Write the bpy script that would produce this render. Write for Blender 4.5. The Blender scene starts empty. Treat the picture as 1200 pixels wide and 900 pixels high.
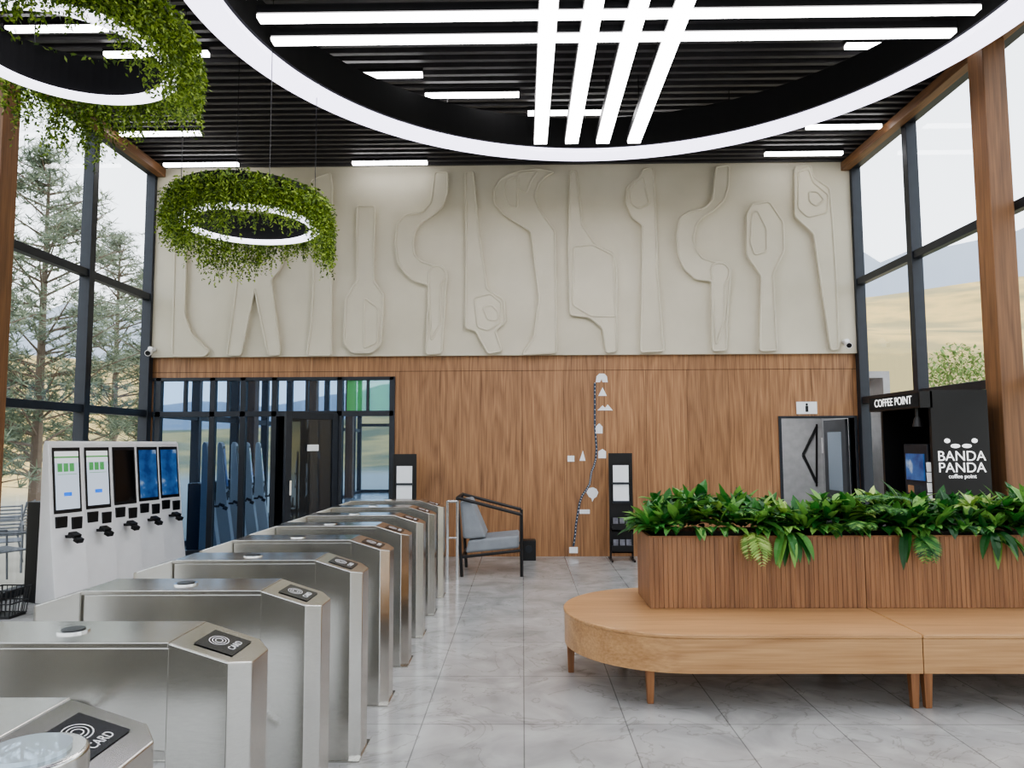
import bpy, bmesh, math, random
from mathutils import Vector, Matrix, Euler
random.seed(7)
S = bpy.context.scene
COL = S.collection
try:
    S.view_settings.view_transform = 'AgX'; S.view_settings.look = 'AgX - Medium High Contrast'; S.view_settings.exposure = 0.38
except Exception as e: print(e)

# ------------------------------------------------------------------ camera
F = 870.0
CAM = Vector((0, 0, 1.64))
R = (Matrix.Rotation(math.radians(0.79), 3, 'Z') @ Matrix.Rotation(math.radians(94.6), 3, 'X')
     @ Matrix.Rotation(math.radians(-0.25), 3, 'Z'))
cd = bpy.data.cameras.new('camera'); cam = bpy.data.objects.new('camera', cd); COL.objects.link(cam)
cam.matrix_world = Matrix.Translation(CAM) @ R.to_4x4()
cd.sensor_width = 36; cd.lens = F / 1200 * 36; cd.clip_end = 900; cd.clip_start = 0.05
S.camera = cam

YB = 11.0          # back wall
XL, XR = -5.6, 5.0  # side walls
ZC = 5.83
YF = -3.5

def wallpt(px, py, Y=YB):
    d = R @ Vector((px - 600, 450 - py, -F))
    t = (Y - CAM.y) / d.y
    p = CAM + d * t
    return p.x, p.z

# ------------------------------------------------------------------ materials
def newmat(name):
    m = bpy.data.materials.new(name); m.use_nodes = True
    nt = m.node_tree
    return m, nt, nt.nodes['Principled BSDF']

def srgb(r, g, b):
    f = lambda c: ((c / 255 + 0.055) / 1.055) ** 2.4 if c > 10 else c / 255 / 12.92
    return (f(r), f(g), f(b), 1)

def ramp(nt, stops):
    n = nt.nodes.new('ShaderNodeValToRGB')
    e = n.color_ramp.elements
    while len(e) > 1: e.remove(e[-1])
    e[0].position, e[0].color = stops[0]
    for p, c in stops[1:]:
        x = e.new(p); x.color = c
    return n

def simple(name, col, rough=0.5, metal=0.0, emit=None, es=0.0, var=0.08, scale=8):
    m, nt, b = newmat(name)
    tc = nt.nodes.new('ShaderNodeTexCoord')
    nz = nt.nodes.new('ShaderNodeTexNoise'); nz.inputs['Scale'].default_value = scale
    nt.links.new(tc.outputs['Object'], nz.inputs['Vector'])
    c = col
    rp = ramp(nt, [(0.3, tuple(x * (1 - var) for x in c[:3]) + (1,)), (0.7, tuple(min(1, x * (1 + var)) for x in c[:3]) + (1,))])
    nt.links.new(nz.outputs['Fac'], rp.inputs['Fac'])
    nt.links.new(rp.outputs['Color'], b.inputs['Base Color'])
    b.inputs['Roughness'].default_value = rough
    b.inputs['Metallic'].default_value = metal
    if emit:
        b.inputs['Emission Color'].default_value = emit
        b.inputs['Emission Strength'].default_value = es
    return m

def wood(name, dark, light, axis='Z', panel=0.0, rough=0.45, sc=1.0, bump=0.05, rings=16):
    m, nt, b = newmat(name)
    L = nt.links.new
    tc = nt.nodes.new('ShaderNodeTexCoord')
    vec = tc.outputs['Object']
    if panel:
        sx = nt.nodes.new('ShaderNodeSeparateXYZ'); L(vec, sx.inputs[0])
        dv = nt.nodes.new('ShaderNodeMath'); dv.operation = 'DIVIDE'; L(sx.outputs['X'], dv.inputs[0]); dv.inputs[1].default_value = panel
        fl = nt.nodes.new('ShaderNodeMath'); fl.operation = 'FLOOR'; L(dv.outputs[0], fl.inputs[0])
        wn = nt.nodes.new('ShaderNodeTexWhiteNoise'); wn.noise_dimensions = '1D'; L(fl.outputs[0], wn.inputs['W'])
        sc3 = nt.nodes.new('ShaderNodeVectorMath'); sc3.operation = 'SCALE'; L(wn.outputs['Color'], sc3.inputs[0]); sc3.inputs['Scale'].default_value = 9
        ad = nt.nodes.new('ShaderNodeVectorMath'); ad.operation = 'ADD'; L(vec, ad.inputs[0]); L(sc3.outputs[0], ad.inputs[1])
        vec2 = ad.outputs[0]
    else:
        vec2 = vec
    mp = nt.nodes.new('ShaderNodeMapping')
    s = {'X': (0.09, 1, 1), 'Y': (1, .09, 1), 'Z': (1, 1, .09)}[axis]
    mp.inputs['Scale'].default_value = tuple(k * sc for k in s)
    L(vec2, mp.inputs['Vector'])
    n1 = nt.nodes.new('ShaderNodeTexNoise'); n1.inputs['Scale'].default_value = 3.2; n1.inputs['Detail'].default_value = 2; n1.inputs['Distortion'].default_value = .1
    L(mp.outputs[0], n1.inputs['Vector'])
    mul = nt.nodes.new('ShaderNodeMath'); mul.operation = 'MULTIPLY'; mul.inputs[1].default_value = rings; L(n1.outputs['Fac'], mul.inputs[0])
    pp = nt.nodes.new('ShaderNodeMath'); pp.operation = 'PINGPONG'; pp.inputs[1].default_value = .5; L(mul.outputs[0], pp.inputs[0])
    n2 = nt.nodes.new('ShaderNodeTexNoise'); n2.inputs['Scale'].default_value = 70; n2.inputs['Detail'].default_value = 4
    mp2 = nt.nodes.new('ShaderNodeMapping'); s2 = {'X': (.03, 1, 1), 'Y': (1, .03, 1), 'Z': (1, 1, .03)}[axis]; mp2.inputs['Scale'].default_value = s2
    L(vec2, mp2.inputs['Vector']); L(mp2.outputs[0], n2.inputs['Vector'])
    mx = nt.nodes.new('ShaderNodeMath'); mx.operation = 'MULTIPLY_ADD'; L(pp.outputs[0], mx.inputs[0]); mx.inputs[1].default_value = .5
    L(n2.outputs['Fac'], mx.inputs[2])
    rp = ramp(nt, [(.25, dark), (.95, light)])
    L(mx.outputs[0], rp.inputs['Fac'])
    out = rp.outputs['Color']
    if panel:
        hs = nt.nodes.new('ShaderNodeHueSaturation'); L(out, hs.inputs['Color'])
        mr = nt.nodes.new('ShaderNodeMapRange'); mr.inputs['To Min'].default_value = .9; mr.inputs['To Max'].default_value = 1.08
        L(wn.outputs['Value'], mr.inputs['Value']); L(mr.outputs[0], hs.inputs['Value'])
        out = hs.outputs['Color']
    L(out, b.inputs['Base Color'])
    b.inputs['Roughness'].default_value = rough
    bp = nt.nodes.new('ShaderNodeBump'); bp.inputs['Strength'].default_value = bump; bp.inputs['Distance'].default_value = .01; L(mx.outputs[0], bp.inputs['Height']); L(bp.outputs[0], b.inputs['Normal'])
    return m

def leafmat(name, c1, c2, c3, rough=0.4):
    m, nt, b = newmat(name)
    g = nt.nodes.new('ShaderNodeNewGeometry')
    rp = ramp(nt, [(0, c1), (.5, c2), (1, c3)])
    nt.links.new(g.outputs['Random Per Island'], rp.inputs['Fac'])
    nt.links.new(rp.outputs['Color'], b.inputs['Base Color'])
    b.inputs['Roughness'].default_value = rough
    tr = nt.nodes.new('ShaderNodeBsdfTranslucent'); nt.links.new(rp.outputs['Color'], tr.inputs['Color'])
    mx = nt.nodes.new('ShaderNodeMixShader'); mx.inputs[0].default_value = .25
    nt.links.new(b.outputs[0], mx.inputs[1]); nt.links.new(tr.outputs[0], mx.inputs[2])
    nt.links.new(mx.outputs[0], nt.nodes['Material Output'].inputs['Surface'])
    return m

def emis(name, col, st):
    m, nt, b = newmat(name)
    b.inputs['Base Color'].default_value = (.9, .9, .9, 1)
    b.inputs['Emission Color'].default_value = col
    b.inputs['Emission Strength'].default_value = st
    return m

M_wood = wood('oak_panel', srgb(112, 77, 50), srgb(182, 138, 98), 'Z', panel=0.61, rings=10)
M_bench = wood('bench_plywood', srgb(158, 116, 76), srgb(202, 160, 114), 'X', rough=.32, sc=.8, bump=.02, rings=6)
M_slat = wood('planter_wood', srgb(108, 74, 52), srgb(172, 128, 92), 'Z', panel=0.0336, rough=.45, rings=6)
M_timber = wood('timber_beam', srgb(94, 66, 44), srgb(144, 104, 70), 'Z', rough=.5, rings=8)
M_timbery = wood('timber_beam_y', srgb(94, 66, 44), srgb(144, 104, 70), 'Y', rough=.5, rings=8)
M_frame = simple('dark_aluminium', srgb(46, 50, 57), .4, .3)
M_black = simple('black_paint', srgb(18, 18, 20), .4)
M_blackmat = simple('matt_black', srgb(13, 13, 14), .9)
M_ceil = simple('ceiling_slat_black', srgb(62, 60, 62), .5)
M_white = simple('white_plastic', srgb(232, 232, 232), .3, var=.02)
M_paper = simple('paper', srgb(235, 238, 240), .7, var=.02)
M_grey = simple('grey_fabric', srgb(140, 145, 150), .8)
M_door = simple('door_grey', srgb(70, 72, 76), .5)
M_greywall = simple('grey_plaster', srgb(175, 176, 178), .8)
M_led = emis('led_tube', (1, .985, 1, 1), 8)
M_ring = emis('led_ring', (.80, .77, 1, 1), 2.3)
M_leaf = leafmat('leaf_green', srgb(24, 72, 30), srgb(60, 122, 52), srgb(140, 184, 92))
M_leafl = leafmat('leaf_light', srgb(80, 120, 46), srgb(140, 172, 80), srgb(190, 210, 130))
M_moss = leafmat('trailing_moss', srgb(50, 72, 22), srgb(104, 132, 42), srgb(168, 190, 84), .6)
M_pine = leafmat('pine_needles', srgb(100, 114, 100), srgb(130, 142, 120), srgb(156, 166, 140), .8)
M_bush = leafmat('bush_leaf', srgb(90, 116, 66), srgb(120, 146, 86), srgb(156, 178, 110), .8)
M_bark = simple('bark', srgb(128, 114, 102), .9)
M_soil = simple('soil', srgb(40, 30, 22), .95)

def steel():
    m, nt, b = newmat('brushed_steel')
    L = nt.links.new
    tc = nt.nodes.new('ShaderNodeTexCoord'); mp = nt.nodes.new('ShaderNodeMapping'); mp.inputs['Scale'].default_value = (1, 1, 8)
    nz = nt.nodes.new('ShaderNodeTexNoise'); nz.inputs['Scale'].default_value = 40; nz.inputs['Detail'].default_value = 2
    L(tc.outputs['Object'], mp.inputs['Vector']); L(mp.outputs[0], nz.inputs['Vector'])
    rp = ramp(nt, [(.3, srgb(196, 194, 189)), (.7, srgb(206, 204, 198))]); L(nz.outputs['Fac'], rp.inputs['Fac']); L(rp.outputs[0], b.inputs['Base Color'])
    n2 = nt.nodes.new('ShaderNodeTexNoise'); n2.inputs['Scale'].default_value = 2.5; n2.inputs['Detail'].default_value = 3; L(tc.outputs['Object'], n2.inputs['Vector'])
    mr = nt.nodes.new('ShaderNodeMapRange'); mr.inputs['To Min'].default_value = .14; mr.inputs['To Max'].default_value = .28
    L(n2.outputs['Fac'], mr.inputs['Value']); L(mr.outputs[0], b.inputs['Roughness'])
    b.inputs['Metallic'].default_value = 1
    return m
M_steel = steel()
M_chrome = simple('chrome', srgb(220, 220, 220), .12, 1.0, var=.02)

def plaster():
    m, nt, b = newmat('beige_plaster')
    L = nt.links.new
    tc = nt.nodes.new('ShaderNodeTexCoord')
    n1 = nt.nodes.new('ShaderNodeTexNoise'); n1.inputs['Scale'].default_value = 1.1; n1.inputs['Detail'].default_value = 4
    n2 = nt.nodes.new('ShaderNodeTexNoise'); n2.inputs['Scale'].default_value = 40; n2.inputs['Detail'].default_value = 5
    L(tc.outputs['Object'], n1.inputs['Vector']); L(tc.outputs['Object'], n2.inputs['Vector'])
    rp = ramp(nt, [(.3, srgb(198, 192, 173)), (.7, srgb(212, 206, 188))]); L(n1.outputs['Fac'], rp.inputs['Fac']); L(rp.outputs[0], b.inputs['Base Color'])
    bp = nt.nodes.new('ShaderNodeBump'); bp.inputs['Strength'].default_value = .1; bp.inputs['Distance'].default_value = .01
    L(n2.outputs['Fac'], bp.inputs['Height']); L(bp.outputs[0], b.inputs['Normal'])
    b.inputs['Roughness'].default_value = .6
    return m
M_plaster = plaster()

def floormat():
    m, nt, b = newmat('grey_stone_tile')
    L = nt.links.new
    tc = nt.nodes.new('ShaderNodeTexCoord')
    br = nt.nodes.new('ShaderNodeTexBrick'); br.offset = 0; br.squash = 1
    br.inputs['Scale'].default_value = 1; br.inputs['Brick Width'].default_value = .6; br.inputs['Row Height'].default_value = .9
    br.inputs['Mortar Size'].default_value = .0035; br.inputs['Mortar Smooth'].default_value = 0
    br.inputs['Color1'].default_value = (.93, .93, .93, 1); br.inputs['Color2'].default_value = (1.0, 1.0, 1.0, 1); br.inputs['Mortar'].default_value = (.5, .5, .5, 1)
    L(tc.outputs['Object'], br.inputs['Vector'])
    n1 = nt.nodes.new('ShaderNodeTexNoise'); n1.inputs['Scale'].default_value = 2.2; n1.inputs['Detail'].default_value = 8; n1.inputs['Distortion'].default_value = 1.2
    L(tc.outputs['Object'], n1.inputs['Vector'])
    rp = ramp(nt, [(.3, srgb(150, 150, 149)), (.52, srgb(172, 172, 170)), (.75, srgb(190, 190, 188))]); L(n1.outputs['Fac'], rp.inputs['Fac'])
    n3 = nt.nodes.new('ShaderNodeTexNoise'); n3.inputs['Scale'].default_value = 1.4; n3.inputs['Detail'].default_value = 6; n3.inputs['Distortion'].default_value = 2.5
    L(tc.outputs['Object'], n3.inputs['Vector'])
    vr = ramp(nt, [(.48, (1, 1, 1, 1)), (.495, (.74, .73, .71, 1)), (.508, (1, 1, 1, 1))]); L(n3.outputs['Fac'], vr.inputs['Fac'])
    m1 = nt.nodes.new('ShaderNodeMix'); m1.data_type = 'RGBA'; m1.blend_type = 'MULTIPLY'; m1.inputs[0].default_value = 1
    L(rp.outputs[0], m1.inputs[6]); L(vr.outputs[0], m1.inputs[7])
    m2 = nt.nodes.new('ShaderNodeMix'); m2.data_type = 'RGBA'; m2.blend_type = 'MULTIPLY'; m2.inputs[0].default_value = 1
    L(m1.outputs[2], m2.inputs[6]); L(br.outputs['Color'], m2.inputs[7])
    L(m2.outputs[2], b.inputs['Base Color'])
    b.inputs['Roughness'].default_value = .17
    return m
M_floor = floormat()

def glassmat(name, tint, refl_tint=(1, 1, 1, 1)):
    # thin sheet glass: clear transmission, stronger mirror reflection at grazing angles
    m, nt, b = newmat(name)
    nt.nodes.remove(b)
    t = nt.nodes.new('ShaderNodeBsdfTransparent'); t.inputs[0].default_value = tint
    g = nt.nodes.new('ShaderNodeBsdfGlossy'); g.inputs['Roughness'].default_value = .01; g.inputs['Color'].default_value = refl_tint
    lw = nt.nodes.new('ShaderNodeLayerWeight'); lw.inputs['Blend'].default_value = .5
    pw = nt.nodes.new('ShaderNodeMath'); pw.operation = 'POWER'; pw.inputs[1].default_value = 4; nt.links.new(lw.outputs['Facing'], pw.inputs[0])
    ma = nt.nodes.new('ShaderNodeMath'); ma.operation = 'MULTIPLY_ADD'; ma.inputs[1].default_value = .45; ma.inputs[2].default_value = .04; nt.links.new(pw.outputs[0], ma.inputs[0])
    mx = nt.nodes.new('ShaderNodeMixShader')
    nt.links.new(ma.outputs[0], mx.inputs[0]); nt.links.new(t.outputs[0], mx.inputs[1]); nt.links.new(g.outputs[0], mx.inputs[2])
    nt.links.new(mx.outputs[0], nt.nodes['Material Output'].inputs['Surface'])
    return m
M_glass = glassmat('window_glass', (.96, .98, .99, 1))

def darkglass(name, col, fac=.35, rt=(.62, .8, 1, 1)):
    m, nt, b = newmat(name)
    b.inputs['Base Color'].default_value = col; b.inputs['Roughness'].default_value = .3
    g = nt.nodes.new('ShaderNodeBsdfGlossy'); g.inputs['Roughness'].default_value = .015; g.inputs['Color'].default_value = rt
    mx = nt.nodes.new('ShaderNodeMixShader'); mx.inputs[0].default_value = fac
    nt.links.new(b.outputs[0], mx.inputs[1]); nt.links.new(g.outputs[0], mx.inputs[2])
    nt.links.new(mx.outputs[0], nt.nodes['Material Output'].inputs['Surface'])
    return m
M_dglass = darkglass('tinted_partition_glass', srgb(18, 34, 58), .48, (.5, .72, 1, 1))
M_lglass = darkglass('door_leaf_glass', srgb(18, 22, 28), .12)
M_gglass = darkglass('green_reflection_glass', srgb(70, 170, 100), .25)  # green reflection put into the pane's base colour

# ------------------------------------------------------------------ mesh helpers
def E(name, loc=(0, 0, 0), rz=0, parent=None):
    o = bpy.data.objects.new(name, None); o.empty_display_size = .1
    COL.objects.link(o); o.location = loc; o.rotation_euler = (0, 0, rz)
    if parent: o.parent = parent
    return o

class MB:
    def __init__(s): s.v = []; s.f = []; s.m = []
    def box(s, x0, x1, y0, y1, z0, z1, m=0):
        n = len(s.v)
        s.v += [(x, y, z) for z in (z0, z1) for y in (y0, y1) for x in (x0, x1)]
        for f in ((0, 2, 3, 1), (4, 5, 7, 6), (0, 1, 5, 4), (2, 6, 7, 3), (0, 4, 6, 2), (1, 3, 7, 5)):
            s.f.append(tuple(n + i for i in f)); s.m.append(m)
        return s
    def prism(s, pts, a, b, axis='Z', m=0):
        n = len(s.v); k = len(pts)
        for h in (a, b):
            for p in pts:
                hv = h(p) if callable(h) else h
                if axis == 'Z': s.v.append((p[0], p[1], hv))
                elif axis == 'Y': s.v.append((p[0], hv, p[1]))
                else: s.v.append((hv, p[0], p[1]))
        s.f.append(tuple(range(n, n + k))[::-1]); s.m.append(m)
        s.f.append(tuple(range(n + k, n + 2 * k))); s.m.append(m)
        for i in range(k):
            j = (i + 1) % k
            s.f.append((n + i, n + j, n + k + j, n + k + i)); s.m.append(m)
        return s
    def cyl(s, p0, p1, r0, r1=None, seg=16, m=0, cap=True):
        if r1 is None: r1 = r0
        p0 = Vector(p0); p1 = Vector(p1); d = (p1 - p0).normalized()
        u = d.orthogonal().normalized(); w = d.cross(u)
        n = len(s.v)
        for p, r in ((p0, r0), (p1, r1)):
            for i in range(seg):
                a = 2 * math.pi * i / seg
                q = p + (u * math.cos(a) + w * math.sin(a)) * r
                s.v.append(tuple(q))
        for i in range(seg):
            j = (i + 1) % seg
            s.f.append((n + i, n + j, n + seg + j, n + seg + i)); s.m.append(m)
        if cap:
            s.f.append(tuple(range(n, n + seg))[::-1]); s.m.append(m)
            s.f.append(tuple(range(n + seg, n + 2 * seg))); s.m.append(m)
        return s
    def path(s, pts, r, seg=8, m=0):
        for a, b in zip(pts[:-1], pts[1:]): s.cyl(a, b, r, r, seg, m)
        return s
    def ring(s, cx, cy, ri, ro, z0, z1, seg=96, mb=0, mi=0, mo=0, mt=0):
        n = len(s.v)
        for i in range(seg):
            a = 2 * math.pi * i / seg; c, q = math.cos(a), math.sin(a)
            s.v += [(cx + ri * c, cy + ri * q, z0), (cx + ro * c, cy + ro * q, z0), (cx + ro * c, cy + ro * q, z1), (cx + ri * c, cy + ri * q, z1)]
        for i in range(seg):
            a = n + 4 * i; b = n + 4 * ((i + 1) % seg)
            for (p, q), mm in (((0, 1), mb), ((1, 2), mo), ((2, 3), mt), ((3, 0), mi)):
                s.f.append((a + p, b + p, b + q, a + q)); s.m.append(mm)
        return s
    def quad(s, a, b, c, d, m=0):
        n = len(s.v); s.v += [tuple(a), tuple(b), tuple(c), tuple(d)]; s.f.append((n, n + 1, n + 2, n + 3)); s.m.append(m); return s
    def leaf(s, base, d, up, L, W, droop=.5, seg=4, m=0, fold=.15):
        d = Vector(d).normalized(); side = d.cross(Vector(up))
        if side.length < 1e-3: side = d.orthogonal()
        side.normalize(); p = Vector(base); n = len(s.v)
        prof = [.12, .75, 1.0, .68, .02] if seg == 4 else [math.sin(math.pi * (.06 + .92 * i / seg)) for i in range(seg + 1)]
        for i in range(seg + 1):
            w = W * .5 * prof[i]
            nn = side.cross(d).normalized()
            s.v += [tuple(p - side * w + nn * w * fold * 2), tuple(p), tuple(p + side * w + nn * w * fold * 2)]
            d = (d + Vector((0, 0, -1)) * droop / seg).normalized()
            p = p + d * (L / seg)
        for i in range(seg):
            a = n + 3 * i
            s.f += [(a, a + 1, a + 4, a + 3), (a + 1, a + 2, a + 5, a + 4)]; s.m += [m, m]
        return s
    def make(s, name, mats, parent=None, smooth=False, bevel=0, loc=None, rot=None, fixn=True):
        me = bpy.data.meshes.new(name); me.from_pydata(s.v, [], s.f); me.update()
        if not isinstance(mats, (list, tuple)): mats = [mats]
        for x in mats: me.materials.append(x)
        me.polygons.foreach_set('material_index', s.m)
        if fixn:
            bm = bmesh.new(); bm.from_mesh(me); bmesh.ops.recalc_face_normals(bm, faces=bm.faces); bm.to_mesh(me); bm.free()
        if smooth: me.polygons.foreach_set('use_smooth', [True] * len(me.polygons))
        o = bpy.data.objects.new(name, me); COL.objects.link(o)
        if loc: o.location = loc
        if rot: o.rotation_euler = rot
        if parent: o.parent = parent
        if bevel:
            md = o.modifiers.new('bevel', 'BEVEL'); md.width = bevel; md.segments = 3; md.limit_method = 'ANGLE'
            if hasattr(me, 'set_sharp_from_angle') and smooth: me.set_sharp_from_angle(angle=math.radians(35))
        elif smooth and hasattr(me, 'set_sharp_from_angle'):
            me.set_sharp_from_angle(angle=math.radians(40))
        return o

def text(body, size, loc, rot, mat, parent, name='lettering', ext=.002, align='CENTER'):
    c = bpy.data.curves.new(name, 'FONT'); c.body = body; c.size = size; c.extrude = ext; c.align_x = align; c.align_y = 'CENTER'
    o = bpy.data.objects.new(name, c); COL.objects.link(o); o.location = loc; o.rotation_euler = rot; c.materials.append(mat)
    if parent: o.parent = parent
    return o

def chaikin(p, n=2):
    for k in range(n):
        q = []
        for i in range(len(p)):
            a = p[i]; b = p[(i + 1) % len(p)]
            la = math.hypot(b[0] - a[0], b[1] - a[1]); t = min(.25, (2.0, .6)[k] / max(la, 1e-6))
            q += [(a[0] + (b[0] - a[0]) * t, a[1] + (b[1] - a[1]) * t), (a[0] + (b[0] - a[0]) * (1 - t), a[1] + (b[1] - a[1]) * (1 - t))]
        p = q
    return p

# ------------------------------------------------------------------ room shell
MB().box(XL - .1, XR + .1, YF - .1, YB + 3.2, -.1, 0).make('floor', M_floor)
MB().box(XL - .1, XR + .1, YF - .1, YB + .3, ZC + .25, ZC + .4).make('ceiling', M_blackmat)
b = MB(); y = YF + .1
while y < YB - .02:
    b.box(XL + .02, XR - .02, y, y + .055, ZC, ZC + .12); y += .16
b.make('ceiling_slats', M_ceil)

gx0, gz0 = wallpt(180, 443); gx1, _ = wallpt(462, 443)
dx0, dz0 = wallpt(915, 490); dx1 = 4.88
ZW = wallpt(600, 417)[1]
wb = E('wall_back')
b = MB()
b.box(XL, gx0, YB, YB + .15, 0, ZW); b.box(gx0, gx1, YB, YB + .15, gz0, ZW)
b.box(gx1, dx0, YB, YB + .15, 0, ZW); b.box(dx0, dx1, YB, YB + .15, dz0, ZW); b.box(dx1, XR, YB, YB + .15, 0, ZW)
b.make('wood_panelling', M_wood, wb)
b = MB(); x = math.ceil(XL / .61) * .61
while x < XR:
    if x > gx1 + .05 and not (dx0 < x < dx1): b.box(x - .002, x + .002, YB - .002, YB, 0, 2.72)
    elif dx0 < x < dx1: b.box(x - .002, x + .002, YB - .002, YB, dz0, 2.72)
    x += .61
b.box(XL, XR, YB - .002, YB, 2.72, 2.727)
b.make('panel_joints', simple('joint_brown', srgb(60, 38, 24), .8), wb)
MB().box(XL, XR, YB - .07, YB + .15, ZW, ZC + .25).make('plaster_panel', M_plaster, wb)
YP = YB - .07

reliefs = [
 [[(210,208),(222,208),(220,300),(218,370),(226,392),(247,412),(242,418),(204,418),(207,300)]],
 [[(272,290),(286,288),(288,300),(294,308),(301,311),(308,308),(313,300),(315,286),(333,284),(334,300),(330,316),(319,328),(330,416),(316,417),(300,338),(284,417),(268,417),(280,330),(272,318),(268,304)]],
 [[(366,212),(388,204),(390,220),(389,417),(361,417),(366,380),(369,330)]],
 [[(419,243),(440,243),(438,330),(450,346),(447,404),(436,414),(414,414),(404,403),(406,350),(420,330)],
  [(428,350),(444,362),(443,402),(427,409)]],
 [[(510,203),(525,203),(525,228),(520,242),(510,252),(494,262),(487,272),(484,286),(486,300),(494,308),(508,312),(518,312),(524,320),(520,380),(518,414),(500,416),(503,335),(486,330),(474,320),(467,308),(464,285),(467,262),(476,253),(496,250),(506,238)],
  [(503,318),(508,313),(517,313),(523,320),(523,326),(517,333),(516,380),(506,400),(503,340)]],
 [[(546,203),(555,202),(562,280),(571,340),(590,352),(592,378),(580,388),(588,412),(572,415),(558,388),(546,385),(547,300)],
  [(556,350),(575,345),(588,356),(587,378),(572,388),(560,384)], [(566,361),(576,358),(584,366),(583,376),(572,376)]],
 [[(586,212),(596,206),(612,201),(632,200),(650,203),(640,207),(631,216),(626,230),(630,244),(638,256),(650,272),(652,414),(612,416),(626,396),(632,350),(622,272),(606,262),(590,252),(580,240),(579,224)],
  [(594,212),(608,208),(606,245),(596,242),(591,228)], [(606,205),(630,202),(622,214),(617,228),(609,222)]],
 [[(668,202),(675,202),(682,266),(697,288),(718,297),(722,315),(722,412),(710,414),(706,385),(690,372),(668,370),(666,290)],
  [(672,290),(694,288),(718,300),(721,372),(692,371),(671,358)]],
 [[(752,200),(765,198),(768,260),(770,330),(777,412),(750,413),(752,330),(752,265),(740,256),(733,240),(734,222),(742,214),(750,210)],
  [(738,224),(744,214),(752,208),(760,240),(748,246),(739,240)]],
 [[(838,197),(853,196),(852,220),(847,236),(835,248),(822,256),(815,264),(811,280),(814,294),(822,304),(835,308),(848,308),(855,316),(850,380),(850,411),(834,412),(833,330),(814,328),(801,316),(794,300),(792,276),(796,256),(806,250),(824,246),(834,236)],
  [(832,314),(838,309),(848,310),(854,317),(852,328),(848,334),(848,375),(838,405),(834,340)]],
 [[(880,241),(900,238),(916,262),(917,295),(904,322),(909,411),(889,412),(891,325),(874,300),(874,252)],
  [(880,250),(886,248),(897,270),(897,296),(883,300),(878,285)]],
 [[(930,197),(948,196),(952,210),(970,222),(973,255),(978,330),(981,410),(972,411),(962,345),(952,275),(930,255)],
  [(934,202),(946,200),(951,215),(969,230),(968,250),(945,256),(934,246)], [(946,226),(956,226),(964,236),(955,243),(947,238)]],
]
mural = E('tool_relief_mural')
for k, shp in enumerate(reliefs):
    for lv, poly in enumerate(shp):
        pts = [wallpt(px, py, YP) for px, py in chaikin(poly, 2)]
        if lv == 0:
            c = bpy.data.curves.new('relief', 'CURVE'); c.dimensions = '2D'; c.fill_mode = 'BOTH'
            sp = c.splines.new('POLY'); sp.points.add(len(pts) - 1)
            for i, (x, z) in enumerate(pts): sp.points[i].co = (x, z, 0, 1)
            sp.use_cyclic_u = True
            c.extrude = .05; c.bevel_depth = .004; c.bevel_resolution = 1; c.materials.append(M_plaster)
            o = bpy.data.objects.new('relief_tool_%d' % (k + 1), c); COL.objects.link(o); o.parent = mural
            o.rotation_euler = (math.pi / 2, 0, 0); o.location = (0, YP - .006, 0)
        c = bpy.data.curves.new('bead', 'CURVE'); c.dimensions = '3D'
        sp = c.splines.new('POLY'); sp.points.add(len(pts) - 1)
        for i, (x, z) in enumerate(pts): sp.points[i].co = (x, YP - .06, z, 1)
        sp.use_cyclic_u = True; c.bevel_depth = .017; c.bevel_resolution = 2; c.materials.append(M_plaster)
        o = bpy.data.objects.new('relief_edge_%d_%d' % (k + 1, lv), c); COL.objects.link(o); o.parent = mural

# side glazing
MUL = [10.93, 9.35, 7.65, 5.95, 4.25, 2.55, .85, -.85, -2.55, YF + .05]
def side(name, X, sgn, zs):
    w = E(name)
    b = MB()
    for y in MUL: b.box(X - .07, X + .07, y - .06, y + .06, 0, ZC)
    for z in zs: b.box(X - .05, X + .05, YF, YB, z - .05, z + .05)
    b.box(X - .07, X + .07, YF, YB, 0, .08); b.box(X - .07, X + .07, YF, YB, ZC - .1, ZC + .24)
    b.make('mullions', M_frame, w, bevel=.006)
    b = MB(); b.quad((X, YF, 0), (X, YB, 0), (X, YB, ZC), (X, YF, ZC)); b.make('glass', M_glass, w)
side('window_1', XL, 1, [2.11, 3.85])
side('window_2', XR, -1, [2.25, 4.0])
w = E('window_3'); b = MB()
for i in range(8):
    x = XL + (XR - XL) * i / 7; b.box(x - .05, x + .05, YF - .07, YF + .07, 0, ZC)
for z in (.05, 2.3, 4.0, ZC - .06): b.box(XL, XR, YF - .05, YF + .05, z - .05, z + .05)
b.make('mullions', M_frame, w)
MB().quad((XL, YF, 0), (XR, YF, 0), (XR, YF, ZC), (XL, YF, ZC)).make('glass', M_glass, w)
for i, (x0, x1) in enumerate(((XL + .08, XL + .2), (XR - .2, XR - .08))):
    MB().box(x0, x1, YF + .1, YB - .08, ZC - .13, ZC - .002).make('trim_%d' % (i + 1), M_timbery, bevel=.005)
for y in (7.25, 2.9, -1.2):
    MB().box(4.65, 4.88, y, y + .25, 0, ZC - .13).make('timber_column', M_timber, bevel=.008)
    MB().box(-5.5, -5.27, y, y + .25, 0, ZC - .13).make('timber_column', M_timber, bevel=.008)

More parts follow.
